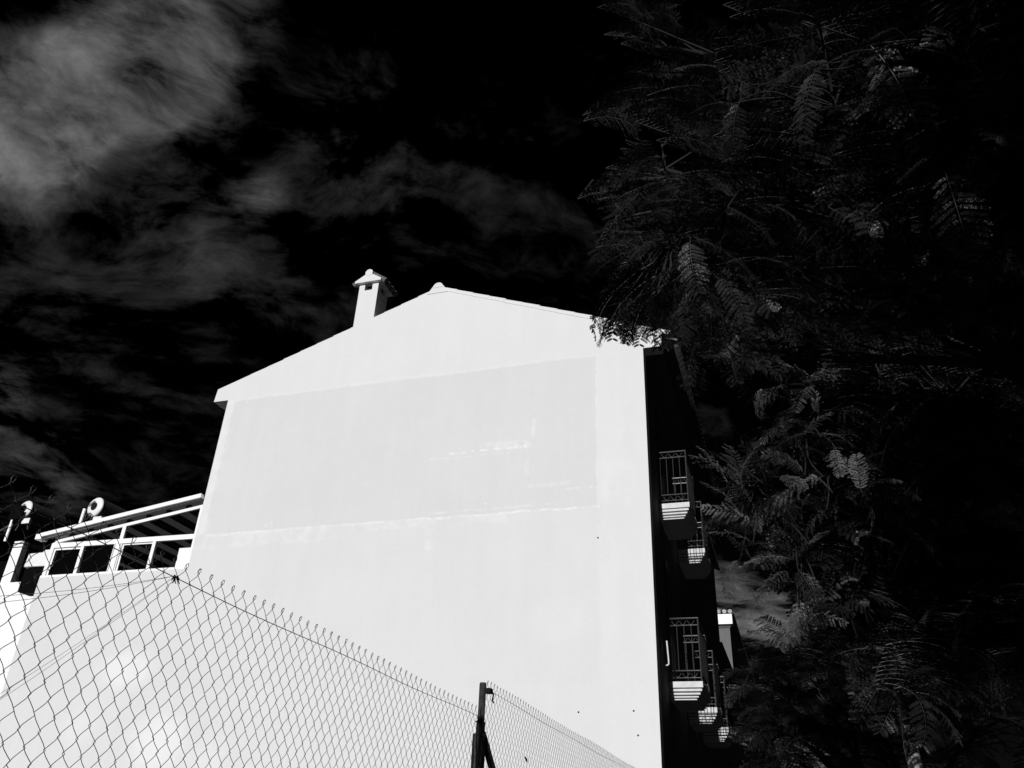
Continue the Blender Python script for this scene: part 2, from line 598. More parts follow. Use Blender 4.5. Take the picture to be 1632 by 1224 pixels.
# verge tiles bedded in white mortar along both slopes
def verge(p0, p1, y0, y1, h, n, skip=()):
    p0, p1 = Vector((p0[0], 0, p0[1])), Vector((p1[0], 0, p1[1]))
    d = (p1 - p0)
    t = d.normalized()
    up = Vector((-t.z, 0, t.x))
    if up.z < 0:
        up = -up
    for i in range(n):
        if i in skip:
            continue
        j = rng.uniform(-0.004, 0.004)
        a = p0 + d * (i / n) + up * (0.004 + j)
        b = p0 + d * ((i + 1) / n) + t * 0.002 + up * (-0.004 + j)
        prof = []
        for k in range(7):
            an = math.pi * k / 6
            prof.append(((y0 + y1) / 2 - math.cos(an) * (y1 - y0) / 2, h * (0.55 + 0.45 * math.sin(an))))
        prof = [(y0, 0.0)] + prof + [(y1, 0.0)]
        m_ = len(prof)
        vs = [Vector((a.x, y, a.z)) + up * u for y, u in prof] + [Vector((b.x, y, b.z)) + up * u * 0.95 for y, u in prof]
        fs = [tuple(range(m_ - 1, -1, -1)), tuple(range(m_, 2 * m_))] + [(k, (k + 1) % m_, m_ + (k + 1) % m_, m_ + k) for k in range(m_)]
        me = MB().add(vs, fs)
        o = me.build('verge_tile', M['render'], house)
        bm = bmesh.new()
        bm.from_mesh(o.data)
        bmesh.ops.recalc_face_normals(bm, faces=bm.faces)
        bm.to_mesh(o.data)
        bm.free()


verge((-10.99, 10.035), (-6.12, 11.84), GY + 0.004, GY + 0.17, 0.085, 13)
verge((-1.38, 9.985), (-6.02, 11.84), GY - 0.008, GY + 0.17, 0.115, 13)
# ridge tiles
for i in range(18):
    y0 = GY - 0.02 + i * 0.42
    b = MB()
    vs, fs = [], []
    for j, (y, r) in enumerate(((y0, 0.115), (y0 + 0.46, 0.10))):
        for k in range(9):
            an = math.pi * k / 8
            vs.append((-6.07 + r * math.cos(an), y, 11.90 + r * 1.05 * math.sin(an)))
    for k in range(8):
        fs.append((k, k + 1, 10 + k, 9 + k))
    fs += [tuple(range(9)), tuple(range(17, 8, -1)), (0, 9, 17, 8)]
    b.add(vs, fs).build('ridge_tile', M['render'] if i == 0 else M['tile'], house)
MB().prism([(-6.30, 11.76), (-5.84, 11.76), (-5.955, 11.94), (-6.185, 11.94)], GY - 0.012, GY + 0.2).build('ridge_mortar', M['render'], house)

# chimney on the left slope, with an open slot and a small tiled hood
ch = MB()
cx0, cx1, cy0, cy1 = -7.945, -7.49, GY + 0.001, GY + 0.46
ch.box((cx0, cy0, 11.2), (cx1, cy1, 12.14))
chim = ch.build('chimney', M['render'], house)
mx = (cx0 + cx1) / 2
for (a, b) in ((cx0, mx - 0.095), (mx + 0.085, cx1)):
    for (c, d) in ((cy0, cy0 + 0.14), (cy1 - 0.14, cy1)):
        boxpart('pier', (a, c, 12.14), (b, d, 12.31), M['render'], chim)
boxpart('slot_shade_box', (cx0 + 0.05, cy0 + 0.10, 12.10), (cx1 - 0.05, cy1 - 0.10, 12.309), M['rust'], chim)  # dark box added inside so the open slot reads as deep shade
hood = MB()
hx = 0.31
hood.prism([(mx - hx, 12.31), (mx + hx, 12.31), (mx + hx, 12.36), (mx, 12.56), (mx - hx, 12.36)], cy0 - 0.08, cy1 + 0.10)
hood.build('hood', M['render'], chim)
for s in (-1, 1):
    for i in range(4):
        y = cy0 - 0.06 + i * 0.165
        a = Vector((mx + s * (hx + 0.08), y + 0.09, 12.33))
        b = Vector((mx + s * 0.02, y + 0.09, 12.585))
        MB().tube([a, b], 0.068, 10).build('hood_tile', M['tile'], chim, smooth=False)
MB().tube([(mx, cy0 - 0.085, 12.552), (mx, cy1 + 0.1, 12.552)], 0.088, 16).build('hood_ridge_tile', M['render'], chim, smooth=False)
# a handful of plug holes left in the render
for (px, py) in ((922, 1135), (1010, 1133), (1017, 1172), (953, 857)):
    p = atY(px, py, GY)
    MB().tube([(p.x, GY - 0.003, p.z), (p.x, GY + 0.01, p.z)], 0.014, 8).build('plug_hole', M['rust'], house)

# ------------------------------------------------------------------ balconies on the street side
XO = -1.318                                      # outer edge
BAR_ME = MB().tube([(0, 0, 0), (0, 0, 0.72)], 0.0075, 6).mesh('baluster', M['iron'])


def balcony(y0, zt, parent, width=1.25):
    sl = MB().box((XR + 0.002, y0, zt - 0.095), (XO, y0 + width, zt)).build('balcony', M['slab'], parent, bevel=0.006)
    for i, (o_, h0, h1) in enumerate(((0.022, 0.110, 0.148), (0.052, 0.166, 0.196), (0.085, 0.214, 0.236), (0.115, 0.252, 0.270))):
        ins = 0.012 + 0.024 * i
        boxpart('corbel_step', (XR + 0.002, y0 + ins, zt - h1), (XO - o_, y0 + width - ins, zt - h0 + 0.0), M['slab'], sl, bevel=0.004)
    boxpart('corbel_core', (XR + 0.002, y0 + 0.11, zt - 0.272), (XO - 0.14, y0 + width - 0.11, zt - 0.094), M['slab'], sl)

    def rail(z, r, n='rail'):
        b = MB().tube([(XR + 0.01, y0 + 0.02, z), (XO - 0.015, y0 + 0.02, z), (XO - 0.015, y0 + width - 0.02, z), (XR + 0.01, y0 + width - 0.02, z)], r, 6)
        return b.build(n, M['iron'], sl)
    rail(zt + 1.0, 0.013, 'hand_rail')
    rail(zt + 0.885, 0.010)
    rail(zt + 0.165, 0.010)
    rail(zt + 0.055, 0.008)
    n = 5
    for i in range(n):
        x = XR + 0.06 + (XO - 0.015 - XR - 0.06) * i / (n - 1)
        for yy in (y0 + 0.02, y0 + width - 0.02):
            link('baluster', BAR_ME, sl, Matrix.Translation((x, yy, zt + 0.165)))
    nb = int(width / 0.12)
    for i in range(1, nb):
        link('baluster', BAR_ME, sl, Matrix.Translation((XO - 0.015, y0 + 0.02 + (width - 0.04) * i / nb, zt + 0.165)))
    for yy in (y0 + 0.02, y0 + width - 0.02):
        MB().tube([(XO - 0.015, yy, zt), (XO - 0.015, yy, zt + 1.0)], 0.015, 6).build('corner_post', M['iron'], sl)
        # scroll panels between the two upper and the two lower rails
        for zz in (zt + 0.885, zt + 0.055):
            for k in range(3):
                xc = XR + 0.15 + 0.13 * k
                MB().tube([(xc - 0.055, yy, zz + 0.075), (xc - 0.02, yy, zz + 0.02), (xc, yy, zz), (xc + 0.02, yy, zz + 0.02), (xc + 0.055, yy, zz + 0.075)], 0.006, 5).build('scroll', M['iron'], sl)
    # tall window door behind it, set into the facade
    wd = MB().box((XR - 0.01, y0 + 0.2, zt), (XR + 0.012, y0 + width - 0.2, zt + 2.1)).build('balcony_door', M['dark'], parent)
    boxpart('pane', (XR + 0.013, y0 + 0.27, zt + 0.3), (XR + 0.018, y0 + width / 2 - 0.03, zt + 2.0), M['tankside'], wd)
    boxpart('pane', (XR + 0.013, y0 + width / 2 + 0.03, zt + 0.3), (XR + 0.018, y0 + width - 0.27, zt + 2.0), M['tankside'], wd)


for (y0, zt) in ((13.84, 7.15), (16.35, 7.15), (13.98, 4.17), (16.36, 4.15), (18.80, 4.14)):
    balcony(y0, zt, house)
# a short pale outlet pipe with an elbow beside the lower balcony
MB().tube([(-1.79, 13.5, 4.70), (-1.775, 13.5, 4.40), (-1.775, 13.5, 4.34), (-1.80, 13.5, 4.325), (-1.86, 13.5, 4.325)], 0.013, 8).build('outlet_pipe', M['slab'], house, smooth=True)

# ------------------------------------------------------------------ the next houses down the street
h2 = thing('terrace_house', (-6, 23.4, 0), 'dark terrace house adjoining the back of the tall white house', 'house')
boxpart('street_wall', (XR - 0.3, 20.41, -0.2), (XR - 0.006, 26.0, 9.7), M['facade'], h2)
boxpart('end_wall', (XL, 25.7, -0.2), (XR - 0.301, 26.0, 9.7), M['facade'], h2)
tile_roof('roof', -1.70, 9.72, -6.07, 11.6, 20.42, 26.1, h2)
tile_roof('roof', -10.9, 9.72, -6.07, 11.6, 20.42, 26.1, h2)
MB().box((XR - 0.003, 21.6, 0.2), (XR + 0.01, 22.6, 2.3)).build('door', M['dark'], h2)
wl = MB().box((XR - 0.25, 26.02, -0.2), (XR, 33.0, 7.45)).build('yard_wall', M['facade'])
tag(wl, 'dark high wall continuing the street front beyond the terrace houses', 'wall')
cp_ = MB().box((XR - 0.3, 26.03, 7.452), (XR + 0.05, 33.0, 7.50)).build('coping', M['tile'], wl)

FY = 36.0
h3 = thing('end_house', (-5.5, 40, 0), 'far house with grey end wall, white cornice and scalloped tile edge', 'house')
boxpart('end_wall', (-9.5, FY, -0.2), (-2.14, FY + 0.3, 10.32), M['grey_wall'], h3)
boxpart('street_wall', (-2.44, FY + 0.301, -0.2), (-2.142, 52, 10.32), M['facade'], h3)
boxpart('cornice', (-9.5, FY - 0.16, 10.45), (-2.0, FY + 0.3, 10.86), M['white'], h3)
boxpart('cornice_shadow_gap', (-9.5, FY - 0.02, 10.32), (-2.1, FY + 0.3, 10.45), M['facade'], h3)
tile_roof('roof', -1.93, 10.90, -6.0, 12.3, FY - 0.1, 52, h3)
for i in range(16):
    x = -2.06 - i * 0.23
    MB().tube([(x, FY - 0.20, 10.96), (x, FY + 0.5, 11.05)], 0.085, 10).build('cornice_tile', M['tile_pale'], h3)
h4 = thing('pale_far_house', (3, 62, 0), 'pale sunlit house glimpsed low behind the street trees', 'house')
hw = boxpart('wall', (-2.4, 58, -0.2), (1.6, 66, 7.8), M['grey_wall'], h4)
for (xa, za) in ((-1.2, 5.2), (0.2, 5.2), (-1.2, 2.2), (0.2, 2.2)):
    boxpart('window', (xa, 57.97, za), (xa + 0.8, 58.02, za + 1.3), M['tankside'], h4)
MB().prism([(-2.7, 7.81), (1.9, 7.81), (-0.4, 9.2)], 57.8, 66.2).build('roof', M['tile'], h4)

# ------------------------------------------------------------------ glazed sunroom on the extension
SY = GY + 0.05
sr = thing('sunroom', (-12.4, 15, 6.14), 'white framed lean-to sunroom standing on the low wall left of gable', 'sunroom')


def S(px, py, y=SY):
    return atY(px, py, y)


def hbar(name, x0, z0, x1, z1, wd, dp, m=None, y=SY, parent=None):
    return bar(name, (x0, y, z0), (x1, y, z1), wd, dp, m or M['frame'], parent or sr)


SXR = XL - 0.01
# sloping roof edge, boxed at its low end
hbar('roof_fascia', -14.46, 7.020, SXR, 7.59, 0.085, 0.10, y=SY - 0.16)
boxpart('fascia_end', (-14.56, SY - 0.17, 6.93), (-14.40, SY + 0.02, 7.045), M['frame'], sr, bevel=0.008)
hbar('gutter_lip', -14.40, 6.955, SXR, 7.535, 0.018, 0.06, M['grey_wall'], y=SY - 0.10)
hbar('rake_rail', -14.18, 6.905, SXR, 7.43, 0.065, 0.06)
hbar('transom', -14.17, 6.825, SXR, 6.80, 0.10, 0.07, y=SY - 0.004)
hbar('sill', -14.24, 6.165, SXR, 6.165, 0.05, 0.12, y=SY - 0.03)
for x, wd, zt in ((-14.20, 0.085, 6.90), (-12.535, 0.19, 6.78), (-13.42, 0.075, 6.78), (-11.66, 0.075, 6.76), (-10.725, 0.07, 7.40)):
    hbar('post', x, 6.19, x, zt, wd, 0.07, y=SY + 0.001)
hbar('gable_post', -12.50, 6.80, -12.50, 7.16, 0.085, 0.06, y=SY + 0.001)
for x in (-12.60, -12.47):
    hbar('frame_groove', x, 6.2, x, 6.77, 0.012, 0.004, M['tankside'], y=SY - 0.004)
# inner sash rails
for xa, xb in ((-14.155, -13.46), (-12.44, -11.70)):
    hbar('sash_head', xa, 6.752, xb, 6.742, 0.035, 0.03, y=SY + 0.03)
    hbar('sash_stile', xa + 0.015, 6.2, xa + 0.015, 6.74, 0.04, 0.03, y=SY + 0.03)
for xa, xb in ((-14.155, -13.46), (-13.38, -12.63), (-12.44, -11.70), (-11.62, -10.77)):
    boxpart('pane', (xa, SY + 0.035, 6.19), (xb, SY + 0.041, 6.78), M['glass'], sr)
MB().prism([(-14.1, 6.87), (-12.545, 6.86), (-12.545, 7.10)], SY + 0.03, SY + 0.036).build('pane', M['glass'], sr)
MB().prism([(-12.455, 6.86), (-10.76, 6.85), (-10.76, 7.38), (-12.455, 7.13)], SY + 0.03, SY + 0.036).build('pane', M['glass'], sr)
# white pilaster seen inside the last window, dark blinds in the left pair
boxpart('pilaster', (-11.03, SY + 0.012, 6.19), (-10.762, SY + 0.03, 6.58), M['frame'], sr)
boxpart('blind', (-14.13, SY + 0.09, 6.16), (-12.60, SY + 0.10, 6.83), M['blind'], sr)
# roof sheets and rafters running back
rb = SY + 4.2
for i in range(8):
    xa = -14.35 + i * 0.46
    xb = min(xa + 0.45, SXR)
    za, zb = 7.03 + (xa + 14.46) * 0.150, 7.03 + (xb + 14.46) * 0.150
    MB().add([(xa, SY - 0.05, za), (xb, SY - 0.05, zb), (xb, rb, zb), (xa, rb, za)], [(0, 1, 2, 3)]).build('roof_sheet', M['sheet'], sr)
    if i:
        MB().prism([(xa - 0.05, za - 0.13), (xa + 0.05, za - 0.13), (xa + 0.05, za - 0.014), (xa - 0.05, za - 0.014)], SY + 0.08, rb).build('rafter', M['dark'], sr)
boxpart('rear_wall', (-14.2, rb + 0.01, 6.1), (SXR, rb + 0.15, 7.6), M['dark'], sr)
boxpart('floor_slab', (-14.2, GY + 0.26, 5.95), (SXR, rb + 0.15, 6.12), M['dark'], sr)
boxpart('end_wall', (-14.2, GY + 0.3, 6.13), (-14.1, rb, 6.98), M['dark'], sr)


# ------------------------------------------------------------------ solar water heaters on the roofs behind
def heater(px, py, Y, tilt, label, broken=False):
    c = atY(px, py, Y)
    t = thing('solar_water_heater', (c.x, c.y, c.z - 0.62), label, 'water heater', 'solar water heaters')
    ax = Vector((0.10, 0.99, -0.02)).normalized()
    r = 0.285
    L_ = 1.25
    MB().tube([c + ax * 0.02, c + ax * L_], r * 0.985, 26).build('tank', M['tankside'], t, smooth=False)
    cap_ = MB()
    prof = [(0.0, r), (-0.03, r * 0.985), (-0.055, r * 0.90), (-0.07, r * 0.7), (-0.075, r * 0.44)]
    cap_.tube([c + ax * (d + 0.03) for d, _ in prof], [q for _, q in prof], 26)
    e = cap_.build('end_cap', M['tank'], t, smooth=True)
    MB().tube([c + ax * -0.052, c + ax * -0.02], r * 0.40, 22).build('cap_plug', M['rust'], e)
    u = Vector((1, -0.1, 0)).normalized()
    for k in (0.0, 0.05):
        a = c - u * (0.235 - k) + Vector((0, -0.06, 0.03 - k * 0.4))
        MB().tube([a, a + u * 0.20 + Vector((0, 0, 0.135))], 0.008, 5).build('clip', M['rust'], e)
    MB().tube([c + Vector((-0.10, -0.07, -0.42)), c + Vector((-0.08, -0.08, -0.24)), c + Vector((-0.03, -0.08, -0.2)), c + Vector((0.01, -0.08, -0.24)), c + Vector((0.02, -0.06, -0.5))], 0.013, 6).build('hose', M['rust'], t)
    for (dx_, dy_) in ((-0.15, 0.1), (0.18, 0.1), (-0.15, 1.1), (0.18, 1.1)):
        MB().tube([c + Vector((dx_ * 0.6, dy_, -0.2)), c + Vector((dx_ * 1.4, dy_, -0.62))], 0.02, 6).build('leg', M['tankside'], t)
    MB().box((c.x + 0.06, c.y - 0.02, c.z - 0.46), (c.x + 0.34, c.y + 0.06, c.z - 0.30)).build('bracket', M['tank'], t)
    pa = Vector((c.x - 0.38, c.y + 0.03, c.z - 0.62))
    MB().tube([pa + Vector((0, 0, -0.35)), pa + Vector((0, 0, 0.60))], 0.045, 8).build('vent_pipe', M['tank'], t)
    # tilted collector below the tank on the side away from the camera
    q = [c + Vector((-0.35, 0.1, -0.3)), c + Vector((-0.35, 1.2, -0.3)), c + Vector((-1.6, 1.2, -0.95)), c + Vector((-1.6, 0.1, -0.95))] if broken else \
        [c + Vector((0.3, 0.1, -0.3)), c + Vector((0.3, 1.2, -0.3)), c + Vector((1.6, 1.2, -0.95)), c + Vector((1.6, 0.1, -0.95))]
    dn = Vector((0, 0, -0.07))
    MB().add(q + [p + dn for p in q], [(0, 1, 2, 3), (7, 6, 5, 4), (0, 4, 5, 1), (1, 5, 6, 2), (2, 6, 7, 3), (3, 7, 4, 0)]).build('collector', M['tankside'], t)
    if broken:                                   # half of the round end is hidden by a torn dark cover
        y_ = c.y - 0.16
        pts = [(-0.34, 0.16), (-0.20, 0.10), (-0.08, 0.12), (0.02, 0.02), (0.05, -0.08), (0.16, -0.10), (0.13, -0.24), (0.05, -0.36), (-0.36, -0.36)]
        MB().prism([(c.x + u_, c.z + v_) for u_, v_ in reversed(pts)], y_, y_ + 0.03).build('torn_cover', M['blind'], t)
    return t


heater(152, 808, 17.0, 0, 'solar water heater with round white tank end above the sunroom roof')
t2 = heater(40, 812, 18.0, 0, 'solar water heater at the far left behind the fence top', True)

# neighbour's low white house on the far left
nb = thing('neighbour_house', (-21, 16, 0), 'low white neighbouring house at the far left edge with chimney', 'house')
z0 = atY(20, 928, 16.5).z
boxpart('wall', (-30, 16.5, -0.2), (-16.3, 16.75, z0), M['white'], nb)
boxpart('parapet', (-30, 17.4, z0 - 0.4), (-17.4, 17.6, z0 + 0.95), M['blind'], nb)
c0, c1 = atY(4, 919, 16.9), atY(19, 919, 16.9)
c2, c3 = atY(23, 863, 16.9), atY(37, 864, 16.9)
chw = boxpart('chimney', (c0.x, 16.9, z0 - 0.3), (c1.x, 17.08, c2.z - 0.19), M['white'], nb)
for i, (za, zb) in enumerate(((-0.16, -0.09), (-0.05, 0.0))):
    boxpart('louvre', (c0.x, 16.9, c2.z + za), (c1.x, 17.08, c2.z + zb), M['white'], chw)
    boxpart('slot', (c0.x + 0.03, 16.95, c2.z + za - 0.05), (c1.x - 0.03, 17.05, c2.z + za + 0.001), M['rust'], chw)
a, b = atY(45, 881, 15.6), atY(73, 901, 15.6)
cv = MB().prism([(a.x, b.z), (b.x + 0.12, b.z - 0.02), (b.x + 0.16, a.z + 0.06), (b.x - 0.18, a.z + 0.05), (b.x - 0.25, a.z - 0.01), (a.x + 0.03, a.z - 0.02)], 15.6, 16.1).build('covered_box', M['tank'], None, bevel=0.02)
tag(cv, 'white cloth covered box between chimney and sunroom end', 'box')
boxpart('foot_rail', (a.x + 0.02, 15.65, b.z - 0.62), (b.x + 0.1, 16.05, b.z - 0.025), M['blind'], cv)

# ------------------------------------------------------------------ chain link fence
FX = -2.0
HY, HZ = 0.0357, 0.0425


def picket_mesh(odd, ztop, zbot, seed):
    r_ = random.Random(seed)
    n = int((ztop - zbot) / HZ)
    b = MB()
    pts = []
    for k in range(n + 1):
        side = (k % 2 == 0) if not odd else (k % 2 == 1)
        y = HY if side else 0.0
        y += (0.0022 if side else -0.0022)
        jy, jz = r_.uniform(-0.0016, 0.0016), r_.uniform(-0.0016, 0.0016)
        pts.append(Vector((0.0, y + jy, -k * HZ + jz)))
    out = []
    # knuckled top end
    p0 = pts[0]
    d = (pts[0] - pts[1]).normalized()
    if not odd:
        lean = r_.uniform(-0.35, 0.35)
        for an in (250, 190, 130, 70, 10, -50):
            q = math.radians(an)
            out.append(p0 + Vector((0.004 * math.sin(q), 0.0075 * math.cos(q) + lean * 0.008, 0.011 + 0.010 * math.sin(q))))
    else:
        out.append(p0 + Vector((0.003, 0.005, 0.017)))
        out.append(p0 + Vector((0.003, 0.002, 0.020)))
        out.append(p0 + Vector((0.001, -0.002, 0.012)))
    for k in range(n):
        a, c = pts[k], pts[k + 1]
        sgn = 1 if a.y < c.y else -1
        bow = 0.0009
        out.append(a + Vector((-0.0022 if k % 2 else 0.0022, 0, 0.0022)))
        out.append(a + Vector((0.0022 if k % 2 else -0.0022, 0, -0.0022)))
        out.append(a.lerp(c, 0.3) + Vector((0, -bow * sgn * 0.6, -bow)))
        out.append(a.lerp(c, 0.7) + Vector((0, bow * sgn * 0.6, bow)))
    b.tube(out, 0.00112, 5, True)
    return b.mesh('wire', M['wire'], True)


def fence(y0, y1, ztop, label, label_w):
    t = thing('chain_link_fence', (FX, (y0 + y1) / 2, 0), label, 'fence', 'chain link fence panels')
    ev = [picket_mesh(False, ztop, 0.12, s) for s in range(5)]
    od = [picket_mesh(True, ztop, 0.12, 20 + s) for s in range(5)]
    n = int((y1 - y0) / HY)
    r_ = random.Random(int(ztop * 100))
    for i in range(n):
        me = (od if i % 2 else ev)[r_.randrange(5)]
        link('wire', me, t, Matrix.Translation((FX + r_.uniform(-0.0008, 0.0008), y0 + i * HY, ztop + r_.uniform(-0.0015, 0.0015) + 0.006 * math.sin(i * 0.08))))
    for zz in (ztop - 0.042, 1.25, 0.3):
        pts = [(FX + 0.002, y0 + (y1 - y0) * k / 24, zz + 0.004 * math.sin(k * 0.9) - 0.010 * math.sin(math.pi * k / 24)) for k in range(25)]
        MB().tube(pts, 0.0017, 6).build('tension_wire', M['wire'], t, smooth=True)
    return t


PY = 5.58
f1 = fence(0.0, PY - 0.03, 2.452, 'near chain link panel sweeping up to the left edge before the fence post', '')
f2 = fence(PY + 0.06, 12.70, 2.648, 'far chain link panel running from the post towards the house corner', '')
post = thing('fence_post', (FX, PY, 0), 'dark round steel fence post with slanting braces, standing between the two panels', 'post')
MB().tube([(FX, PY, 0), (FX, PY, 2.628)], 0.024, 20).build('pole', M['galv'], post, smooth=True)
MB().tube([(FX, PY, 2.626), (FX, PY, 2.636)], [0.0245, 0.021], 20).build('cap', M['galv'], post, smooth=False)
bm_ = MB().box((FX + 0.016, PY - 0.010, 2.568), (FX + 0.060, PY + 0.045, 2.602)).build('bracket', M['rust'], post, bevel=0.004)
MB().tube([(FX + 0.055, PY + 0.035, 2.590), (FX + 0.066, PY + 0.04, 2.565), (FX + 0.058, PY + 0.04, 2.525), (FX + 0.072, PY + 0.045, 2.512)], 0.006, 6).build('hook', M['rust'], post)
# clamp with twisted wire ends
MB().tube([(FX, PY, 2.30), (FX, PY, 2.385)], 0.030, 14).build('clamp', M['rust'], post)
cl = MB()
for k in range(14):
    a = Vector((FX + rng.uniform(-0.02, 0.02), PY - 0.03 + rng.uniform(-0.02, 0.01), 2.40 + rng.uniform(-0.02, 0.02)))
    b = a + Vector((rng.uniform(-0.02, 0.02), rng.uniform(-0.055, 0.02), rng.uniform(-0.02, 0.025)))
    cl.tube([a, (a + b) / 2 + Vector((0.01, 0, 0.008)), b], 0.0035, 5)
cl.build('wire_tie', M['rust'], post)
MB().tube([(FX + 0.01, PY + 0.01, 2.32), (FX + 0.28, PY + 0.52, 1.2), (FX + 0.52, PY + 1.0, 0.0)], 0.024, 12).build('brace', M['rust'], post, smooth=True)
MB().tube([(FX - 0.01, PY - 0.01, 2.10), (FX + 0.0, PY - 0.60, 0.9), (FX, PY - 1.05, 0.0)], 0.020, 12).build('brace', M['rust'], post, smooth=True)
# roll of surplus mesh wired to the post below the clamp
for k in range(9):
    an = k * 0.7
    pts = []
    for j in range(14):
        z = 2.31 - j * 0.16
        pts.append((FX + 0.036 * math.cos(an + 0.25 * math.sin(j * 1.7 + k)), PY - 0.012 + 0.036 * math.sin(an + 0.25 * math.sin(j * 1.7 + k)), z))
    MB().tube(pts, 0.0075 + 0.002 * (k % 3), 6).build('rolled_mesh', M['rust'] if k % 3 else M['galv'], post)
# tie and loose ends on the near panel
tp = atX(279, 918, FX + 0.004)
tie = MB()
for k in range(7):
    a = tp + Vector((rng.uniform(-0.004, 0.004), rng.uniform(-0.006, 0.010), rng.uniform(-0.004, 0.004)))
    b = a + Vector((rng.uniform(-0.006, 0.01), rng.uniform(-0.004, 0.028), rng.uniform(-0.024, 0.003)))
    tie.tube([a, b], [0.0028, 0.0018], 5)
tag(tie.build('wire_tie', M['rust']), 'small black tie knotted on the near fence top wire', 'tie')
for (p, q, lab) in (((0, 946), 0.0007, 'thin cord running left from the fence tie, upper of the flat pair'),
                    ((0, 956), 0.0007, 'thin cord running left from the fence tie, lower of the flat pair'),
                    ((0, 1102), 0.0006, 'thin cord slanting down left from the fence tie, upper of the steep pair'),
                    ((0, 1112), 0.0006, 'thin cord slanting down left from the fence tie, lower of the steep pair')):
    e = atX(p[0], p[1], FX - 0.05)
    pts = [tp.lerp(e, k / 16 * 1.25) + Vector((0, 0, -0.012 * math.sin(math.pi * k / 16))) for k in range(17)]
    tag(MB().tube(pts, q, 5).build('loose_cord', M['cord']), lab, 'cord', 'loose cords')
cp2 = atX(838, 1210, FX)
clip = MB().tube([cp2 + Vector((0.0, -0.03, 0.012)), cp2 + Vector((0.004, 0.0, 0.0)), cp2 + Vector((0, 0.035, -0.014))], [0.005, 0.008, 0.004], 8).build('mesh_clip', M['rust'])
tag(clip, 'small dark clip hanging on the far chain link panel', 'clip')


# ------------------------------------------------------------------ trees with feathery fronds
def frond_mesh(seed, pairs=14, leafl=9, bend=0.7, leaf='leaf'):
    """feathery leaf along +X, length 1: an arching stalk, pairs of side stalks, rows of leaflets"""
    r_ = random.Random(seed)
    b = MB()
    side = r_.uniform(-0.12, 0.12)
    th0 = 0.30

    def C(s):
        return Vector(((math.sin(th0) - math.sin(th0 - bend * s)) / bend, side * s * s, (math.cos(th0 - bend * s) - math.cos(th0)) / bend))

    def T(s):
        return (C(s + 0.01) - C(s - 0.01)).normalized()
    CHORD.append(C(1.0))
    stalk = [C(i / 8) for i in range(9)]
    b.tube(stalk, [0.0065 - 0.0048 * i / 8 for i in range(9)], 4, False)
    stalkfaces = len(b.f)
    vs, fs = [], []
    for i in range(pairs):
        s = 0.10 + 0.90 * i / (pairs - 1) if pairs > 1 else 0.5
        L_ = 0.27 * math.sin(math.pi * (0.16 + 0.76 * (i + 0.5) / pairs)) ** 0.8
        t = T(s)
        for sg in (-1, 1):
            if r_.random() < 0.05:
                continue
            out = Vector((-t.y, t.x, 0)).normalized() * sg
            up = out.cross(t) * sg
            if up.z < 0:
                up = -up
            dr = (out * 0.86 + t * (0.42 + r_.uniform(-0.12, 0.12)) + up * r_.uniform(-0.05, 0.22)).normalized()
            ll = L_ * r_.uniform(0.82, 1.1)
            sag = r_.uniform(0.05, 0.40)
            p0 = C(s)

            def Pp(u):
                return p0 + dr * (ll * u) + Vector((0, 0, -sag * ll * u * u))
            wv2 = (t - dr * t.dot(dr)).normalized()
            # thin side stalk
            q0, q1 = Pp(0), Pp(1)
            o = len(vs)
            vs += [q0 - wv2 * 0.0025, q0 + wv2 * 0.0025, Pp(0.55) + wv2 * 0.002, q1, Pp(0.55) - wv2 * 0.002]
            fs.append((o, o + 1, o + 2, o + 3, o + 4))
            for k in range(leafl):
                u = 0.12 + 0.88 * k / (leafl - 1)
                pc = Pp(u)
                le = 0.029 * (1 - 0.45 * abs(u - 0.45)) * r_.uniform(0.8, 1.1)
                if k == leafl - 1:
                    le *= 0.8
                wd = 0.0068
                nrm = dr.cross(wv2)
                for s2 in (-1, 1):
                    ld = (wv2 * s2 * 0.90 + dr * 0.48 + nrm * r_.uniform(-0.4, 0.4)).normalized()
                    lw = (dr - ld * dr.dot(ld)).normalized() * wd
                    o = len(vs)
                    vs += [pc, pc + ld * le * 0.25 + lw * 0.8, pc + ld * le * 0.7 + lw, pc + ld * le, pc + ld * le * 0.7 - lw, pc + ld * le * 0.25 - lw * 0.8]
                    fs.append((o, o + 1, o + 2, o + 3, o + 4, o + 5))
    b.add(vs, fs)
    me = b.mesh('frond', M[leaf])
    me.materials.append(M['stem'])
    mi = [1] * stalkfaces + [0] * (len(me.polygons) - stalkfaces)
    me.polygons.foreach_set('material_index', mi)
    return me


CHORD = []
FRONDS = [frond_mesh(s, 14 + s % 3, 14, (0.6, 0.95, 1.35, 0.8, 1.75, 1.1)[s]) for s in range(6)]
FRONDS += [frond_mesh(s, 14 + s % 3, 14, (0.6, 0.95, 1.35, 0.8, 1.75, 1.1)[s], 'leaf_lit') for s in range(6)]
proto = bpy.data.collections.new('frond_kinds')      # source shapes for the leaf mass; not linked to the scene
for i, me in enumerate(FRONDS[:6]):
    po = bpy.data.objects.new('frond_kind', me)
    proto.objects.link(po)

ng = bpy.data.node_groups.new('leaf_mass', 'GeometryNodeTree')
ng.interface.new_socket('Geometry', in_out='INPUT', socket_type='NodeSocketGeometry')
ng.interface.new_socket('Geometry', in_out='OUTPUT', socket_type='NodeSocketGeometry')
gi = ng.nodes.new('NodeGroupInput')
go = ng.nodes.new('NodeGroupOutput')
iop = ng.nodes.new('GeometryNodeInstanceOnPoints')
ci = ng.nodes.new('GeometryNodeCollectionInfo')
ci.inputs['Collection'].default_value = proto
ci.inputs['Separate Children'].default_value = True
ci.inputs['Reset Children'].default_value = True


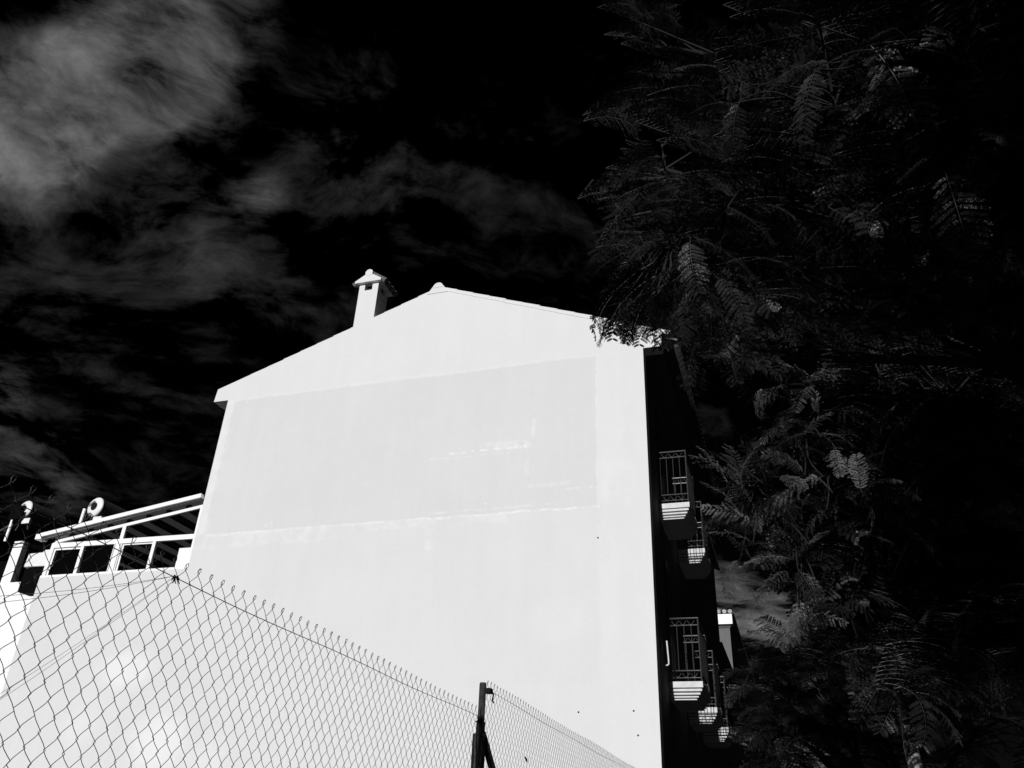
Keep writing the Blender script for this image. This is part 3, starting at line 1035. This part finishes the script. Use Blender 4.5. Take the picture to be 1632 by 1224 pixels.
def nattr(nm, dt):
    nd = ng.nodes.new('GeometryNodeInputNamedAttribute')
    nd.data_type = dt
    nd.inputs['Name'].default_value = nm
    return nd.outputs[0]


e2r = ng.nodes.new('FunctionNodeEulerToRotation')
ng.links.new(nattr('rot', 'FLOAT_VECTOR'), e2r.inputs[0])
ng.links.new(e2r.outputs[0], iop.inputs['Rotation'])
ng.links.new(nattr('size', 'FLOAT'), iop.inputs['Scale'])
ng.links.new(nattr('kind', 'INT'), iop.inputs['Instance Index'])
iop.inputs['Pick Instance'].default_value = True
ng.links.new(gi.outputs[0], iop.inputs['Points'])
ng.links.new(ci.outputs[0], iop.inputs['Instance'])
ng.links.new(iop.outputs[0], go.inputs[0])


def frond_matrix(p, d, L_, roll, up=(0, 0, 1), chord=None):
    d = d.normalized()
    up = Vector(up)
    z = (up - d * up.dot(d))
    z = z.normalized() if z.length > 0.1 else d.orthogonal().normalized()
    y = z.cross(d)
    m = Matrix((d, y, z)).transposed()
    m = m @ Matrix.Rotation(roll, 3, 'X')
    if chord is not None:                       # lay the leaf's chord, not its first stretch, along d
        m = m @ Matrix.Rotation(math.atan2(chord.z, chord.x), 3, 'Y')
        L_ = L_ / chord.length
    return Matrix.Translation(p) @ m.to_4x4() @ Matrix.Scale(L_, 4)


def inview(p):
    c = RW.transposed() @ (p - CAM)
    if c.z < 0.2:
        return False
    return -60 < PCX + FPX * c.x / c.z < 1692 and -60 < PCY + FPX * c.y / c.z < 1284


def limb_pts(a, b, sag, r_):
    a, b = Vector(a), Vector(b)
    n = 9
    j = Vector((r_.uniform(-1, 1), r_.uniform(-1, 1), 0)) * (b - a).length * 0.06
    return [a.lerp(b, k / n) + Vector((0, 0, sag * math.sin(math.pi * k / n))) + j * math.sin(2 * math.pi * k / n) for k in range(n + 1)]


def make_tree(label, base, fork, clusters, explicit, seed, leaf_len=0.42, trunk_r=0.11, per_tip=6, keep=300, lit_share=0.0):
    r_ = random.Random(seed)
    t = thing('jacaranda_tree', base, label, 'tree', 'feathery street trees')
    base, fork = Vector(base), Vector(fork)
    tb = MB()
    tp_ = [base.lerp(fork, k / 10) + Vector((0.07 * math.sin(k * 0.8 + seed), 0.05 * math.sin(k * 0.6), 0)) for k in range(11)]
    tb.tube(tp_, [trunk_r * (1.25 - 0.06 * k) * (1 + 0.05 * math.sin(k * 2.1)) for k in range(11)], 12)
    tb.build('trunk', M['bark'], t, smooth=True)
    fr = []
    twigs = MB()
    for (c, rad, n) in clusters:
        c = Vector(c)
        lb = limb_pts(tp_[-2], c, 0.22 * (c - fork).length * 0.5, r_)
        lr = [0.045 * (1 - 0.08 * k) for k in range(10)]
        MB().tube(lb, lr, 7).build('limb', M['twig'], t, smooth=True)
        away = (c - fork)
        away.z *= 0.3
        away = away.normalized()
        for _ in range(n):
            while True:
                q = Vector((r_.uniform(-1, 1), r_.uniform(-1, 1), r_.uniform(-1, 1)))
                if q.length < 1:
                    break
            tip = c + Vector((q.x * rad, q.y * rad, q.z * rad * 0.75))
            src = lb[r_.randrange(5, 10)]
            mid = src.lerp(tip, 0.55) + Vector((0, 0, 0.10))
            twigs.tube([src, mid, tip], [0.010, 0.007, 0.004], 4, False)
            ax0 = r_.uniform(0, 6.283)
            for k in range(per_tip):
                an = ax0 + k * 2.4
                d = Vector((math.cos(an), math.sin(an), r_.uniform(-0.75, 0.55))) * 0.9 + away * 0.45 + q * 0.3
                fr.append((tip - (tip - mid).normalized() * (0.03 * k), d, leaf_len * r_.uniform(0.7, 1.2), r_.uniform(-0.8, 0.8), r_.randrange(6), None))
    for (p, q, d0, d1) in explicit:
        lit_set = 6 if (r_.random() < lit_share and q[0] > 1100) else 0
        a, b = atD(p[0], p[1], d0), atD(q[0], q[1], d1)
        tocam = (CAM - a).normalized()
        fr.append((a, b - a, (b - a).length, r_.uniform(-0.3, 0.3), r_.choice((0, 1, 3, 5)) + lit_set, tuple(Vector((0, 0, 0.9)) + tocam * (0.2 if q[0] < 1060 and q[1] > 480 else 0.7))))
        near_c = min((c for c, _, _ in clusters), key=lambda c: (Vector(c) - a).length)
        twigs.tube(limb_pts(near_c, a, 0.05, r_), [0.008 - 0.0005 * k for k in range(10)], 4, False)
    twigs.build('twigs', M['twig'], t)['kind'] = 'stuff'
    fr.sort(key=lambda f: 0 if f[5] is not None else (((f[0] - CAM).length / f[2]) if inview(f[0]) else 1e6))
    for (p, d, L_, ro, k, up) in fr[:keep]:
        link('frond', FRONDS[k], t, frond_matrix(p, d, L_, ro) if up is None else frond_matrix(p, d, L_, ro, up, CHORD[k % 6]))
    rest = fr[keep:]
    me = bpy.data.meshes.new('leaf_mass')
    me.from_pydata([tuple(f[0]) for f in rest], [], [])
    ra = me.attributes.new('rot', 'FLOAT_VECTOR', 'POINT')
    sa = me.attributes.new('size', 'FLOAT', 'POINT')
    ka = me.attributes.new('kind', 'INT', 'POINT')
    for i, (p, d, L_, ro, k, up) in enumerate(rest):
        e = frond_matrix(p, d, 1.0, ro).to_euler()
        ra.data[i].vector = (e.x, e.y, e.z)
        sa.data[i].value = L_
        ka.data[i].value = k % 6
    o = link('leaf_mass', me, t)
    md = o.modifiers.new('leaves', 'NODES')
    md.node_group = ng
    o['kind'] = 'stuff'
    return t


def CL(lst):
    return [(atD(px, py, d), r, n) for (px, py, d, r, n) in lst]


near = CL([(1010, 60, 6.2, .40, 9), (985, 170, 6.0, .32, 8), (975, 290, 5.8, .28, 7), (985, 370, 5.6, .22, 5),
           (1060, 270, 5.2, .40, 11), (1075, 400, 5.0, .34, 10), (1130, 470, 5.0, .34, 10), (1125, 555, 5.2, .24, 7),
           (1130, 160, 5.6, .45, 11), (1200, 300, 5.0, .45, 13), (1230, 430, 5.2, .45, 13), (1210, 60, 5.6, .5, 11),
           (1330, 170, 4.8, .5, 14), (1350, 330, 5.0, .5, 14), (1340, 480, 5.4, .45, 12), (1330, 40, 5.2, .5, 10),
           (1450, 110, 4.6, .5, 13), (1470, 260, 4.6, .5, 14), (1460, 420, 5.0, .5, 14), (1570, 80, 4.4, .5, 12),
           (1580, 230, 4.4, .5, 13), (1580, 380, 4.6, .5, 13), (1590, 500, 5.0, .5, 12), (1265, 540, 5.8, .22, 5)])
near_ex = [((1018, 309), (945, 410), 4.8, 4.7), ((1041, 419), (949, 530), 4.7, 4.6), ((1060, 430), (1000, 530), 4.7, 4.65),
           ((1106, 378), (1200, 445), 4.6, 4.5), ((1071, 424), (1032, 505), 4.6, 4.6), ((1387, 72), (1480, 222), 4.0, 3.9),
           ((1240, 221), (1373, 280), 4.4, 4.3), ((1505, 270), (1560, 410), 4.0, 3.9), 
           ((1456, 76), (1580, 126), 4.0, 4.0), ((1196, 136), (1186, 98), 4.5, 4.5), ((1050, 345), (965, 395), 4.9, 4.9),
           ((1100, 380), (1110, 465), 4.5, 4.4), ((1120, 455), (1140, 560), 4.7, 4.7), ((1150, 500), (1165, 610), 4.8, 4.8),
           ((1085, 520), (1115, 625), 4.9, 4.9), ((1330, 100), (1220, 150), 4.3, 4.3), ((1410, 75), (1320, 130), 4.2, 4.2),
           ((1250, 130), (1150, 170), 4.4, 4.4), ((1170, 165), (1095, 185), 4.5, 4.5), ((1300, 110), (1290, 215), 4.2, 4.1),
           ((1400, 80), (1400, 190), 4.1, 4.0), ((1180, 160), (1170, 250), 4.4, 4.3), ((1030, 430), (975, 520), 4.75, 4.65),
           ((1045, 440), (962, 528), 4.7, 4.65), ((1020, 440), (947, 505), 4.75, 4.7), ((1065, 450), (1010, 538), 4.65, 4.6), ((1050, 470), (990, 535), 4.8, 4.75),
           ((1080, 460), (1050, 545), 4.7, 4.7), ((1090, 480), (1065, 555), 4.7, 4.7), ((1035, 400), (960, 470), 4.8, 4.75), ((1060, 380), (985, 440), 4.8, 4.75),
           ((1075, 330), (1000, 380), 4.8, 4.8), ((1090, 300), (1020, 330), 4.8, 4.8), ((1060, 250), (990, 290), 4.9, 4.9), ((1130, 520), (1100, 610), 4.8, 4.8),
           ((1165, 540), (1180, 620), 4.9, 4.9), ((1140, 440), (1195, 520), 4.6, 4.55), ((1160, 330), (1230, 390), 4.5, 4.4), ((1320, 330), (1400, 400), 4.3, 4.2)]
r2 = random.Random(8)
for _ in range(26):                              # the drooping clump at the roof corner
    bx, by = r2.uniform(985, 1110), r2.uniform(395, 500)
    near_ex.append(((bx, by), (bx - r2.uniform(5, 55), min(by + r2.uniform(55, 90), 548)), r2.uniform(4.6, 4.9), r2.uniform(4.6, 4.85)))
mid_c = CL([(1185, 785, 7.2, .22, 6), (1225, 740, 7.4, .30, 8), (1275, 650, 7.6, .30, 8), (1290, 760, 7.4, .45, 12), (1262, 865, 7.4, .28, 8), (1215, 840, 7.3, .14, 4), (1205, 790, 5.4, .16, 5), (1265, 690, 5.4, .20, 7), (1310, 640, 5.4, .18, 6), (1325, 750, 5.5, .26, 9), (1272, 870, 5.6, .15, 5), (1305, 935, 5.8, .20, 7), (1390, 800, 5.8, .3, 9), (1480, 700, 5.6, .3, 8),
            (1380, 660, 7.6, .55, 13), (1390, 800, 7.2, .60, 14), (1300, 890, 7.2, .45, 12), (1500, 620, 7.4, .6, 13), (1510, 760, 7.0, .65, 14),
            (1430, 920, 7.0, .55, 13), (1590, 700, 7.0, .6, 12), (1570, 900, 6.8, .6, 13), (1285, 965, 7.4, .26, 7), (1340, 1010, 7.2, .45, 11),
            (1425, 1075, 6.0, .20, 6), (1405, 1040, 6.2, .3, 7), (1530, 980, 6.4, .5, 11), (1450, 1000, 6.6, .45, 10), (1500, 1030, 6.8, .5, 10), (1600, 1040, 6.6, .5, 10), (1390, 560, 8.0, .5, 10), (1560, 560, 7.6, .5, 10), (1310, 600, 8.0, .22, 5)])
mid_ex = [((1196, 800), (1106, 728), 5.2, 5.0), ((1175, 790), (1160, 712), 5.2, 5.1), ((1185, 800), (1205, 715), 5.2, 5.1), ((1200, 835), (1122, 812), 5.3, 5.2),
          ((1180, 890), (1158, 950), 5.4, 5.4), ((1200, 900), (1165, 860), 5.4, 5.3), ((1300, 610), (1262, 655), 5.2, 5.1), ((1270, 670), (1215, 705), 5.2, 5.1),
          ((1160, 775), (1115, 714), 5.1, 5.0), ((1185, 785), (1135, 722), 5.1, 5.0), ((1220, 790), (1185, 708), 5.2, 5.1), ((1200, 865), (1135, 850), 5.3, 5.2),
          ((1215, 770), (1150, 745), 5.1, 5.0), ((1180, 820), (1120, 770), 5.2, 5.1)]
r1 = random.Random(4)
for (ax, ay, n_, sp) in ((1275, 640, 6, 34), (1245, 690, 7, 36), (1290, 720, 8, 42), (1220, 760, 6, 30), (1330, 660, 5, 40), (1225, 838, 4, 24), (1275, 890, 6, 26),
                         (1300, 800, 6, 50), (1365, 740, 4, 50), (1295, 965, 5, 24), (1480, 700, 3, 60)):
    for _ in range(n_):
        bx, by = ax + r1.uniform(-sp, sp), ay + r1.uniform(-sp, sp)
        an = r1.uniform(0, 6.283)
        ln = r1.uniform(45, 85)
        dd = r1.uniform(4.9, 5.5)
        mid_ex.append(((bx, by), (bx + math.cos(an) * ln - 8, by + math.sin(an) * ln * 0.8 + 8), dd, dd + r1.uniform(-0.1, 0.1)))
# unseen leaf clusters added above and behind the viewer, to shade the right-hand side
r0 = random.Random(21)
for (xx, yy, zz) in ((0.35, -2.2, 4.3), (0.55, -1.8, 4.8), (0.95, -2.4, 4.4), (1.3, -2.0, 4.9), (0.75, -3.0, 5.1), (0.45, -2.9, 4.9), (1.7, -2.3, 4.6)):
    near.append((Vector((xx, yy, zz)), 0.34, 12))
for i in range(80):
    yy = r0.uniform(-6.0, 0.6)
    xx = r0.uniform(0.5, 4.2)
    zz = 3.2 + 0.268 * (6.5 - yy) * 0.8 + r0.uniform(-1.3, 2.0)
    tt = 6.9 - yy                                # leave the gap that lets the sun reach the pale trunk
    gap = math.hypot(xx - (0.85 - 0.057 * tt), zz - (2.2 + 0.268 * tt))
    if zz > 1.6 + max(yy, 0) * 1.9 + 1.0 and gap > 0.6:
        near.append((Vector((xx, yy, zz)), 0.55, 13))
make_tree('feathery tree filling the upper right, its fronds hanging over the house corner', (2.6, 4.6, 0), (2.35, 4.5, 3.6), near, near_ex, 3, leaf_len=0.36, per_tip=7, lit_share=0.0)
make_tree('feathery tree with patchy pale trunk in the lower right, below the hanging fronds', (1.02, 6.9, 0.004), (0.78, 7.0, 3.0), mid_c, mid_ex, 5, leaf_len=0.38, trunk_r=0.064, per_tip=10, lit_share=0.75)
far_c = CL([(1252, 1035, 12, .32, 9), (1232, 1090, 12, .30, 10), (1222, 1150, 12, .25, 7), (1228, 1200, 12, .3, 8), (1250, 1170, 12, .42, 9), (1310, 1100, 12, .7, 14), (1400, 1080, 12, .8, 14),
            (1320, 1190, 12, .6, 10), (1500, 1120, 12, .9, 12), (1590, 1150, 12, .9, 12), (1420, 1190, 13, .7, 9), (1240, 1240, 12, .4, 6)])
make_tree('smaller leafy tree farther down the street beside the end house', (1.1, 11.4, 0), (1.0, 11.5, 2.0), far_c, [], 9, leaf_len=0.5, trunk_r=0.09, keep=200)
